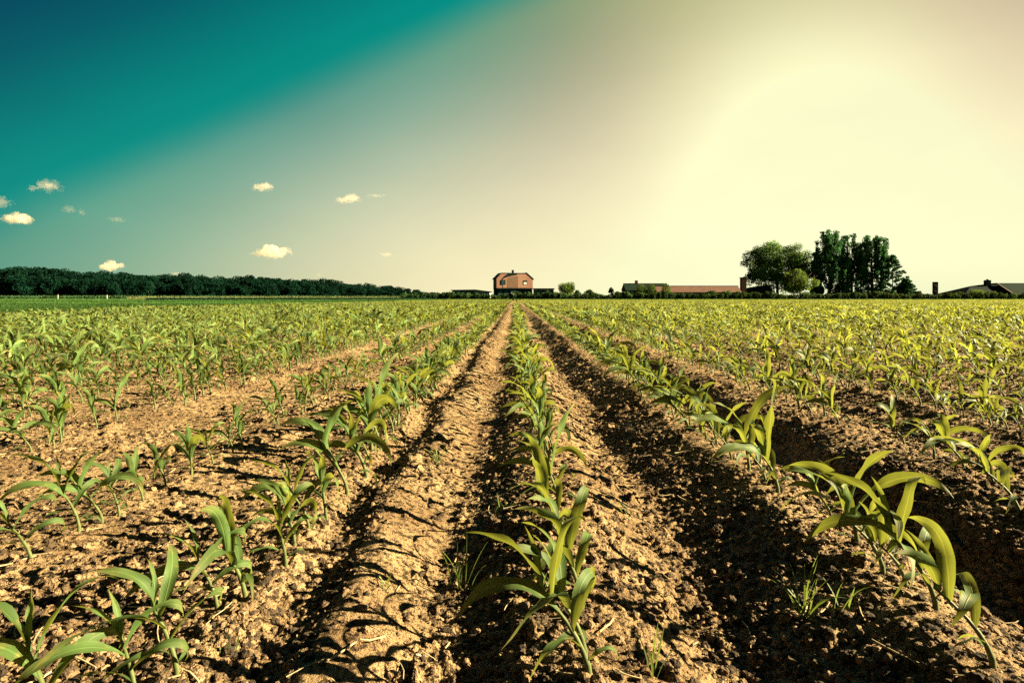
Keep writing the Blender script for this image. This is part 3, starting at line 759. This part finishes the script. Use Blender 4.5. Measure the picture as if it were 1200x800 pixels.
# grass verge between the maize and the hedge
def turf(x0, x1, y0, y1, n, h, seed, m, name, label, zf=lambda x, y: 0 * x, tint=(.6, 1.4)):
    r = np.random.default_rng(seed); x = r.uniform(x0, x1, n); y = r.uniform(y0, y1, n); z = zf(x, y)
    hh = h * r.uniform(.5, 1.3, n); w = h * .45; a = r.uniform(0, 3.14, n); lx = r.normal(0, .3, n) * hh
    V = np.stack([np.stack([x - np.cos(a) * w, y - np.sin(a) * w, z - .05], -1), np.stack([x + np.cos(a) * w, y + np.sin(a) * w, z - .05], -1), np.stack([x + lx, y, z + hh], -1)], 1).reshape(-1, 3)
    link(name, np_mesh(name, V, np.arange(3 * n).reshape(n, 3), m, attr=np.repeat(r.uniform(*tint, n), 3)), kind='stuff', label=label, cat='grass')
turf(-30, 160, 153.5, 156, 16000, .35, 850, M_gblade, 'verge_grass', 'strip of dark grass between the maize and the hedge', lambda x, y: .1 + 0 * x)

# --- meadow at the left: short sward, pale grassy dykes and a dark ditch
def meadow_sward():
    r = np.random.default_rng(77); n = 120000; y = 15 * np.exp(r.random(n) * math.log(17)); x = -17.7 - (r.random(n) ** 1.0) * (y * 1.0 - 13).clip(1, 400)
    keep = (x > -0.99 * y - 4); x = x[keep]; y = y[keep]; n = len(x)
    h = .10 + .0012 * y; hh = h * r.uniform(.5, 1.3, n); w = h * .5; a = r.uniform(0, 3.14, n)
    V = np.stack([np.stack([x - np.cos(a) * w, y - np.sin(a) * w, 0 * x + .08], -1), np.stack([x + np.cos(a) * w, y + np.sin(a) * w, 0 * x + .08], -1), np.stack([x - .3 * hh, y, .1 + hh], -1)], 1).reshape(-1, 3)
    band = .8 + .9 * (fbm(x * .01, y * .05, 5, 2) - .35).clip(0, 1) * 2
    link('meadow_grass', np_mesh('meadow_grass', V, np.arange(3 * n).reshape(n, 3), M_gblade, attr=np.repeat(band * r.uniform(.7, 1.2, n), 3)), kind='stuff', label='short green grass of the meadow at the far left', cat='grass')
meadow_sward()
def dyke(pxa, da, pxb, db, h, w, name, m, seed, label, n=14000, gh=.5, tint=(.6, 1.4)):
    """a low earth bank between two points, with grass on it"""
    A = Vector((at(pxa, da), da, 0)); B = Vector((at(pxb, db), db, 0)); k = 60; V = []; dirv = (B - A).normalized(); nv = Vector((-dirv.y, dirv.x, 0))
    r = random.Random(seed)
    for i in range(k + 1):
        p = A.lerp(B, i / k); hh = h * (0.8 + .4 * r.random()) * min(1, i / 4, (k - i) / 4 + .01)
        for t, z in ((-1, -.1), (-.45, .75), (0, 1), (.45, .75), (1, -.1)): V.append(tuple(p + nv * w * t + Vector((0, 0, .1 + z * hh))))
    i = (np.arange(k)[:, None] * 5 + np.arange(4)[None]).ravel(); Q = np.stack([i, i + 1, i + 6, i + 5], -1)
    link(name, np_mesh(name, V, Q, M_grass, smooth=True), kind='structure')
    rr = np.random.default_rng(seed); t = rr.random(n); u = rr.uniform(-1, 1, n)
    x = A.x + (B.x - A.x) * t + nv.x * w * u; y = A.y + (B.y - A.y) * t + nv.y * w * u; z = .1 + h * .9 * (1 - np.abs(u) ** 1.6)
    hh = gh * rr.uniform(.4, 1.3, n); a = rr.uniform(0, 3.14, n); ww = gh * .35
    V = np.stack([np.stack([x - np.cos(a) * ww, y - np.sin(a) * ww, z - .1], -1), np.stack([x + np.cos(a) * ww, y + np.sin(a) * ww, z - .1], -1), np.stack([x - .2 * hh, y, z + hh], -1)], 1).reshape(-1, 3)
    link('bank_grass', np_mesh('bank_grass', V, np.arange(3 * n).reshape(n, 3), m, attr=np.repeat(rr.uniform(*tint, n), 3)), kind='stuff', label=label, cat='grass')
dyke(-40, 250, 470, 250, .9, 2.5, 'grass_bank', M_hedge, 900, 'dark rough grass at the foot of the wood', gh=.9)
dyke(150, 165, 500, 190, .75, 2.0, 'grass_bank', M_dryg, 910, 'pale dry grass on the far low bank before the wood', gh=.35)
dyke(172, 118, 515, 168, .25, 1.4, 'grass_bank', M_wood, 920, 'dark sedge along the ditch behind the left maize', n=16000, gh=.45)
dyke(178, 126, 470, 165, .55, 1.5, 'grass_bank', M_dryg, 930, 'pale dry grass on the near low bank behind the ditch', gh=.3)
hedge(at(470, 172), at(560, 172), 172, lambda x: 2.0, 2.2, 9000, .3, 940, M_hedge, 'hedge', 'dark scrubby hedge at the right end of the wood', 'hedge')
for px, d, h, lb in ((68, 240, 1.9, 'pale marker post at the wood edge, farther left one'), (125.5, 190, 1.5, 'pale marker post at the wood edge, farther right one')):
    o = empty('marker_post', (at(px, d), d, .1), label=lb, cat='post', group='marker posts before the wood')
    MB().tube([(0, 0, -.3), (0, 0, h)], [.10, .09], 8).build('post', M_pale, o); MB().tube([(0, 0, h + .003), (0, 0, h + .22)], [.15, .1], 8).build('cap', M_tile, o)

# ------------------------------------------------------------------ buildings
def B(d):
    """pixel outline -> local x, z at depth d"""
    return lambda px, py: (at(px, d), zt(py, d))
def window(par, d, px0, px1, py0, py1, y, blind=None, fr=M_dark):
    x0, x1 = at(px0, d), at(px1, d); z1, z0 = zt(py0, d), zt(py1, d); t = .09
    f = MB().box(x0, x1, y - .06, y + .05, z0, z0 + t).box(x0, x1, y - .06, y + .05, z1 - t, z1).box(x0, x0 + t, y - .06, y + .05, z0 + t, z1 - t).box(x1 - t, x1, y - .06, y + .05, z0 + t, z1 - t)
    w = f.build('window', fr, par)
    MB().box(x0 + t, x1 - t, y - .02, y + .02, z0 + t, z1 - t).build('pane', M_glass, w)
    if blind: MB().box(x0 + t, x1 - t, y - .035, y - .025, z0 + t, z0 + t + (z1 - z0) * blind).build('blind', M_curt, w)
    return w
def local(o, x, y):
    """children were built in world coordinates: shift their mesh so the Empty sits at the base"""
    o.location = (x, y, 0)
    for c in o.children:
        c.data.transform(__import__('mathutils').Matrix.Translation((-x, -y, 0)))
        for g in c.children: g.data.transform(__import__('mathutils').Matrix.Translation((-x, -y, 0)))

d = 176; p = B(d)
h = empty('brick_house', label='tall brown brick and timber house at the far end of the rows', cat='house')
poly = [p(581.5, 337.5), p(625.2, 337.5), p(625.2, 327), p(617.5, 320.6), p(587, 320.6), p(581.5, 326.5)]
MB().prism(poly, d, d + 5).build('wall', M_brick, h)
fp = [p(589, 337.3), p(617, 337.3), p(617, 321.2)] + [p(617 - 28 * t, 321.2 + 5.2 * t ** 2.2) for t in (.25, .45, .6, .75, .9, 1)]
MB().prism(fp, d - .06, d - .003).build('timber_front', M_clad, h)
b = MB()
for k in range(13):
    px = 594 + k * 1.05; x0, z0 = p(px, 337); zz = p(px, 322.6 + 5.2 * max(0, (617 - px) / 28) ** 2.2)[1]; b.box(x0, x0 + .10, d - .085, d - .063, z0, zz)
b.build('timber_battens', M_clad2, h)
curve = [p(588.3, 327.2)] + [p(589 + 28 * t, 326.6 - 5.4 * (1 - (1 - t) ** 2.2)) for t in (.1, .2, .35, .5, .62)] + [p(604, 319.9), p(597, 320), p(593, 322.6)]
MB().prism(curve, d - .16, d - .09).build('curved_roof_edge', M_dark, h)
rf = MB()
def strip(a, b_, th, y0, y1):
    (x0, z0), (x1, z1) = p(*a), p(*b_); rf.prism([(x0, z0 + .01), (x1, z1 + .01), (x1, z1 + th), (x0, z0 + th)], y0, y1)
strip((580.2, 327.3), (587, 320.5), .16, d - .08, d + 5.3); strip((587, 320.5), (617.6, 320.5), .2, d - .08, d + 5.3); strip((617.6, 320.5), (626.3, 327.8), .38, d - .08, d + 5.3)
rf_o = rf.build('roof', M_dark, h)
cx, cz = p(603, 320.3); MB().box(cx - .28, cx + .28, d + 2, d + 2.6, cz, zt(316.4, d)).box(cx - .36, cx + .36, d + 1.92, d + 2.68, zt(316.4, d), zt(316.0, d)).build('chimney', M_dark, rf_o)
window(h, d, 587, 592, 328, 333.5, d - .075); window(h, d, 613.8, 618, 328.5, 333.5, d - .075, blind=.5)
x0, z1 = p(581.8, 338.6); x1, _ = p(625, 338.6)
MB().box(x0 - .1, x1 + .2, d - .5, d + 5, z1, zt(337.6, d)).build('cornice', M_dark, h)
MB().box(x0, x1, d + .4, d + 4.9, 0, z1 - .003).build('ground_floor', M_slate, h)
for a, c in ((583.5, 589), (590.5, 597), (598.5, 605.5), (607, 612), (613.5, 619.5), (620.5, 624)): window(h, d, a, c, 339.6, 346.5, d + .34, blind=.8 if 597 < a < 607 else None)
local(h, at(603, d), d); h.rotation_euler.z = R(14)

d = 174; p = B(d)
h = empty('annexe', label='low flat roofed glazed annexe on the right side of the brick house', cat='building')
x0, z1 = p(626, 337.8); x1, z0 = p(649, 338.9)
MB().box(x0, x1 + .2, d - .5, d + 8, z0, z1).build('roof', M_dark, h)
MB().box(x0, x1, d + .1, d + 7.8, 0, z0 - .003).build('wall', M_slate, h)
for a, c in ((626.7, 630), (632, 640), (643.4, 648.5)): window(h, d, a, c, 339.5, 346.5, d + .04, fr=M_pale)
xa, _ = p(640.8, 340); MB().box(xa, xa + .5, d - .1, d + .1, 0, z0 - .004).build('pillar', M_white, h)
local(h, at(637, d), d)

d = 182; p = B(d)
h = empty('low_house', label='low white bungalow with a thin dark flat roof left of the brick house', cat='house')
x0, z1 = p(530, 339.2); x1, z0 = p(573, 340.6)
rp_ = [p(528.5, 340.6), p(557, 340.6), p(575.5, 342.4), p(575.5, 341.6), p(557, 339.2), p(528.5, 339.6)]
MB().prism(rp_, d - .5, d + 9).build('roof', M_dark, h)
MB().prism([(p(557.6, 352)[0], 0), (p(574, 352)[0], 0), p(574, 342.3), p(557.6, 340.7)], d, d + 8.6).build('wall', M_white, h)
MB().box(p(530, 350)[0], p(557.5, 350)[0], d + .1, d + 8.6, 0, zt(340.7, d)).build('side_wall', M_pale, h)
for a, c in ((532, 538), (540, 546), (548, 555)): window(h, d, a, c, 341.6, 347, d + .04, fr=M_white)
local(h, at(552, d), d)

# farmhouse with dark roof, long red tiled building, brown stack, dark shed
d = 176; p = B(d)
h = empty('farmhouse', label='dark farmhouse with a low chimney behind the topiary trees', cat='house')
x0, z1 = p(733, 346); x1, _ = p(785, 346)
MB().box(x0 + .2, x1 - .2, d, d + 7, 0, zt(340, d)).build('wall', M_slate, h)
zr = zt(332.2, d); ze = zt(340.2, d)
rf_o = MB().prism([(0, 0)] * 0 + [(x0, ze), (x1, ze), (x1, ze + .01), (x0, ze + .01)], d - .4, d + 7.4)
m_ = MB(); yr = d + 3.5
m_.poly3([(x0, d - .4, ze + .03), (x1, d - .4, ze + .03), (x1, yr, zr), (x0, yr, zr)]); m_.poly3([(x1, d + 7.4, ze + .03), (x0, d + 7.4, ze + .03), (x0, yr, zr), (x1, yr, zr)])
m_.poly3([(x0, d - .4, ze + .03), (x0, yr, zr), (x0, d + 7.4, ze + .03)]); m_.poly3([(x1, d - .4, ze + .03), (x1, d + 7.4, ze + .03), (x1, yr, zr)])
m_.poly3([(x0, d - .4, ze + .03), (x0, d + 7.4, ze + .03), (x1, d + 7.4, ze + .03), (x1, d - .4, ze + .03)])
ro = m_.build('roof', M_slate, h)
MB().box(x0 - .05, x1 + .05, yr - .15, yr + .15, zr - .02, zr + .16).build('ridge', M_mark, ro)
cx = at(748.5, d); MB().box(cx - .4, cx + .4, yr - .4, yr + .4, zr - .6, zt(328.2, d)).build('chimney', M_brick, ro)
for a, c in ((737, 742), (745, 748), (770, 775)): window(h, d, a, c, 341.5, 346, d - .04, fr=M_pale)
local(h, (x0 + x1) / 2, d)

d = 162; p = B(d)
h = empty('farm_building', label='long low farm building with a red tiled roof and pale windowed wall', cat='building')
x0 = at(769, d); x1 = at(869, d); ze = zt(342.6, d); zr = zt(335, d); yr = d + 2.6
MB().box(x0 + .2, x1 - .2, d, d + 5, 0, ze - .02).build('wall', M_pale, h)
m_ = MB(); A_ = [(x0, d - .4, ze), (x1, d - .4, ze), (x1, yr, zr), (x0, yr, zr)]
m_.poly3(A_); m_.poly3([(x1, d + 5.4, ze), (x0, d + 5.4, ze), (x0, yr, zr), (x1, yr, zr)]); m_.poly3([(x0, d - .4, ze), (x0, yr, zr), (x0, d + 5.4, ze)]); m_.poly3([(x1, d - .4, ze), (x1, d + 5.4, ze), (x1, yr, zr)])
m_.poly3([(x0, d - .4, ze), (x0, d + 5.4, ze), (x1, d + 5.4, ze), (x1, d - .4, ze)])
ro = m_.build('roof', M_tile, h)
MB().box(x0 - .05, x1 + .05, yr - .12, yr + .12, zr - .02, zr + .12).build('ridge', M_slate, ro)
MB().box(x0, x1, d - .5, d - .41, ze - .12, ze + .06).build('gutter', M_dark, ro)
for k in range(9):
    a = 788 + k * 8.4; window(h, d, a, a + 5.4, 343.4, 347.4, d - .04, fr=M_white)
local(h, (x0 + x1) / 2, d)
d = 170; p = B(d)
o = empty('chimney_stack', (at(871, d), d, 0), label='square brown brick stack at the right end of the red roofed building', cat='chimney')
hz = zt(325, d); MB().box(-.72, .72, -.7, .7, 0, hz - .2).build('shaft', M_stack, o); MB().box(-.86, .86, -.88, .88, hz - .197, hz).build('cap', M_dark, o)
d = 178; h = empty('dark_shed', label='low dark shed under the big spreading tree', cat='shed')
x0 = at(876, d); x1 = at(906, d); p = B(d)
MB().prism([p(878, 351), p(905, 351), p(905, 342), p(878, 342)], d, d + 6).build('wall', M_dark, h)
MB().prism([p(876, 342), p(907, 342), p(899, 334.5), p(886, 336.5)], d - .4, d + 6.4).build('roof', M_slate, h)
local(h, at(891, d), d)

# black upright sign with pale markings
d = 158; o = empty('pylon_sign', (at(1096, d), d, 0), label='tall narrow black sign standing in the hedge', cat='sign')
hz = zt(330.3, d); w = 2.9 * d / F
MB().box(-w, w, -.18, .18, 0, hz).build('panel', M_sign, o)
mb = MB()
for z_ in (.80, .50): mb.box(-w * .65, w * .55, -.2, -.183, hz * z_, hz * z_ + .16).box(-w * .1, w * .65, -.2, -.183, hz * z_ - .34, hz * z_ - .22)
mb.build('marking', M_mark, o)

# hipped house at the right edge
d = 168; p = B(d)
h = empty('hipped_house', label='house with a low dark hipped roof and square chimney at the right edge', cat='house')
xl, xr = at(1131, d), at(1235, d); ze = zt(345, d); zr = zt(331.6, d); xa = at(1160, d); xb = at(1190, d); y0, y1 = d, d + 13; yr = d + 6.5
m_ = MB()
m_.poly3([(xl, y0, ze), (xr, y0, ze), (xr, yr, zt(331, d)), (at(1186, d), yr, zt(331, d)), (at(1158, d), yr, zt(334.6, d))])
m_.poly3([(xr, y1, ze), (xl, y1, ze), (at(1158, d), yr, zt(334.6, d)), (at(1186, d), yr, zt(331, d)), (xr, yr, zt(331, d))])
m_.poly3([(xl, y1, ze), (xl, y0, ze), (at(1158, d), yr, zt(334.6, d))]); m_.poly3([(xr, y0, ze), (xr, y1, ze), (xr, yr, zt(331, d))]); m_.poly3([(xl, y0, ze), (xl, y1, ze), (xr, y1, ze), (xr, y0, ze)])
ro = m_.build('roof', M_dark, h)
wg = MB(); xg0, xg1 = at(1178, d), at(1240, d)      # cross wing in front, with a pale verge board
wg.poly3([(xg0, d - 3, ze - .1), (xg1, d - 3, ze - .1), (xg1, yr - .5, zt(331.2, d)), (at(1188, d), yr - .5, zt(331.2, d))]); wg.poly3([(xg0, d - 3, ze - .1), (at(1188, d), yr - .5, zt(331.2, d)), (xg0, d + 1, ze - .1)])
wg.build('wing_roof', M_hedge if False else M_slate, h)
a = Vector((xg0, d - 3.1, ze - .05)); c = Vector((at(1188, d), yr - .5, zt(331, d)))
MB().tube([a, c], [.16, .16], 4).build('verge_board', M_mark, h)
cx = at(1178.5, d); MB().box(cx - .75, cx + .75, yr - .5, yr + .5, zr - .8, zt(327.4, d)).box(cx - .2, cx + .2, yr - .2, yr + .2, zt(327.35, d), zt(326.2, d)).build('chimney', M_slate, ro)
MB().box(xl + .5, xr - .5, d + .5, y1 - .5, 0, ze - .02).build('wall', M_pale, h)
local(h, (xl + xr) / 2, d)
d = 175; o = empty('weather_vane', (at(1132, d), d, 0), label='thin pole with a small vane left of the hipped roof', cat='pole')
MB().tube([(0, 0, 0), (0, 0, zt(341, d))], [.06, .04], 6).build('pole', M_mark, o); MB().box(-.25, .25, -.04, .04, zt(341, d) + .003, zt(339, d)).build('vane', M_mark, o)

# ------------------------------------------------------------------ clouds: real bodies of vapour 2.5 km away
def cloud_mat(dens, W, Hh, seed):
    m = bpy.data.materials.new('cloud_vapour'); m.use_nodes = True; nt = m.node_tree; n = nt.nodes; l = nt.links; n.remove(n['Principled BSDF'])
    v = n.new('ShaderNodeVolumePrincipled'); v.inputs['Color'].default_value = (1, .84, .66, 1); v.inputs['Anisotropy'].default_value = 0.0
    t = n.new('ShaderNodeTexCoord'); q = n.new('ShaderNodeVectorMath'); q.operation = 'MULTIPLY'; q.inputs[1].default_value = (1 / W, 1 / (W * .7), 1 / Hh); l.new(t.outputs['Object'], q.inputs[0])
    ln = n.new('ShaderNodeVectorMath'); ln.operation = 'LENGTH'; l.new(q.outputs[0], ln.inputs[0])
    nz = n.new('ShaderNodeTexNoise'); nz.noise_dimensions = '4D'; nz.inputs['W'].default_value = seed; nz.inputs['Scale'].default_value = 3.2 / W; nz.inputs['Detail'].default_value = 5; l.new(t.outputs['Object'], nz.inputs['Vector'])
    a = n.new('ShaderNodeMath'); a.operation = 'MULTIPLY_ADD'; l.new(nz.outputs[0], a.inputs[0]); a.inputs[1].default_value = 3.0; a.inputs[2].default_value = -1.5
    b = n.new('ShaderNodeMath'); b.operation = 'SUBTRACT'; l.new(a.outputs[0], b.inputs[0]); l.new(ln.outputs['Value'], b.inputs[1])
    mr = n.new('ShaderNodeMapRange'); mr.interpolation_type = 'SMOOTHSTEP'; l.new(b.outputs[0], mr.inputs[0]); mr.inputs[1].default_value = -1.0; mr.inputs[2].default_value = -0.25; mr.inputs[3].default_value = 0; mr.inputs[4].default_value = dens
    l.new(mr.outputs[0], v.inputs['Density'])
    l.new(v.outputs[0], n['Material Output'].inputs['Volume']); return m
def cloud(px, py, pw, ph, dens, seed, label, nl=9):
    d = 2500.0; r = random.Random(seed); W = pw * d / F / 2; Hh = ph * d / F / 2
    bm = bmesh.new(); bmesh.ops.create_icosphere(bm, subdivisions=5, radius=1)
    V = np.array([v.co[:] for v in bm.verts]); T = np.array([[v.index for v in f.verts] for f in bm.faces]); bm.free()
    rad = np.full(len(V), .30)
    for k in range(nl):
        a = r.uniform(-1, 1); c = np.array([a * .62, r.uniform(-.35, .35), r.uniform(-.25, .45) * (1 - abs(a))]); R_ = r.uniform(.22, .42) * (1 - .35 * abs(a))
        bb = V @ c; disc = bb ** 2 - (c @ c - R_ ** 2)
        rad = np.maximum(rad, np.where(disc > 0, bb + np.sqrt(np.clip(disc, 0, None)), 0))
    rad = rad * (1 + .10 * (fbm(V[:, 0] * 6 + 20, V[:, 2] * 6 + V[:, 1] * 3, seed, 3) - .5))
    V = V * rad[:, None]
    V[:, 2] = np.where(V[:, 2] < -.18, -.18 + (V[:, 2] + .18) * .3, V[:, 2])
    V = V / np.abs(V[:, 0]).max(); zc = (V[:, 2].max() + V[:, 2].min()) / 2; V[:, 2] = (V[:, 2] - zc) / ((V[:, 2].max() - V[:, 2].min()) / 2)
    V = V * [W * 1.12, W * .8, Hh * 1.1]
    link('cloud', np_mesh('cloud', V, T, cloud_mat(dens * 0.33, W, Hh, seed * 3.7), smooth=True), loc=(at(px, d), d, zt(py, d)), kind='structure', label=label)
for i, (px, py, pw, ph, dn, lb) in enumerate([
    (54, 217, 46, 17, .013, 'soft oval cloud in the teal sky above the wood'), (2, 236, 26, 16, .014, 'upper small cloud cut by the left picture edge'), (22, 256, 42, 15, .045, 'bright small cloud at the left edge, lower one'),
    (82, 245, 26, 10, .006, 'faint wisp right of the left edge clouds'), (96, 249, 14, 7, .008, 'faint small puff beside the wisp'), (137, 257, 24, 7, .005, 'very faint flat wisp'),
    (307, 219, 29, 13, .035, 'small puffy cloud left of the middle of the sky'), (407, 232, 34, 14, .035, 'ragged small cloud right of the puffy one'), (441, 229, 26, 4, .012, 'thin streak right of the ragged small cloud'),
    (317, 294, 45, 18, .07, 'largest bright flat based cloud above the wood'), (300, 297, 26, 7, .03, 'flat foot of the largest bright cloud'), (131, 311, 33, 14, .055, 'low pinkish cloud just above the wood'),
    (454, 298, 27, 7, .010, 'faint low cloud near the end of the wood'), (206, 321, 14, 7, .03, 'tiny cloud tip touching the tree tops'), (375, 322, 12, 4, .01, 'tiny faint cloud over the tree tops')]):
    cloud(px, py, pw, ph, dn, 1000 + i, lb)
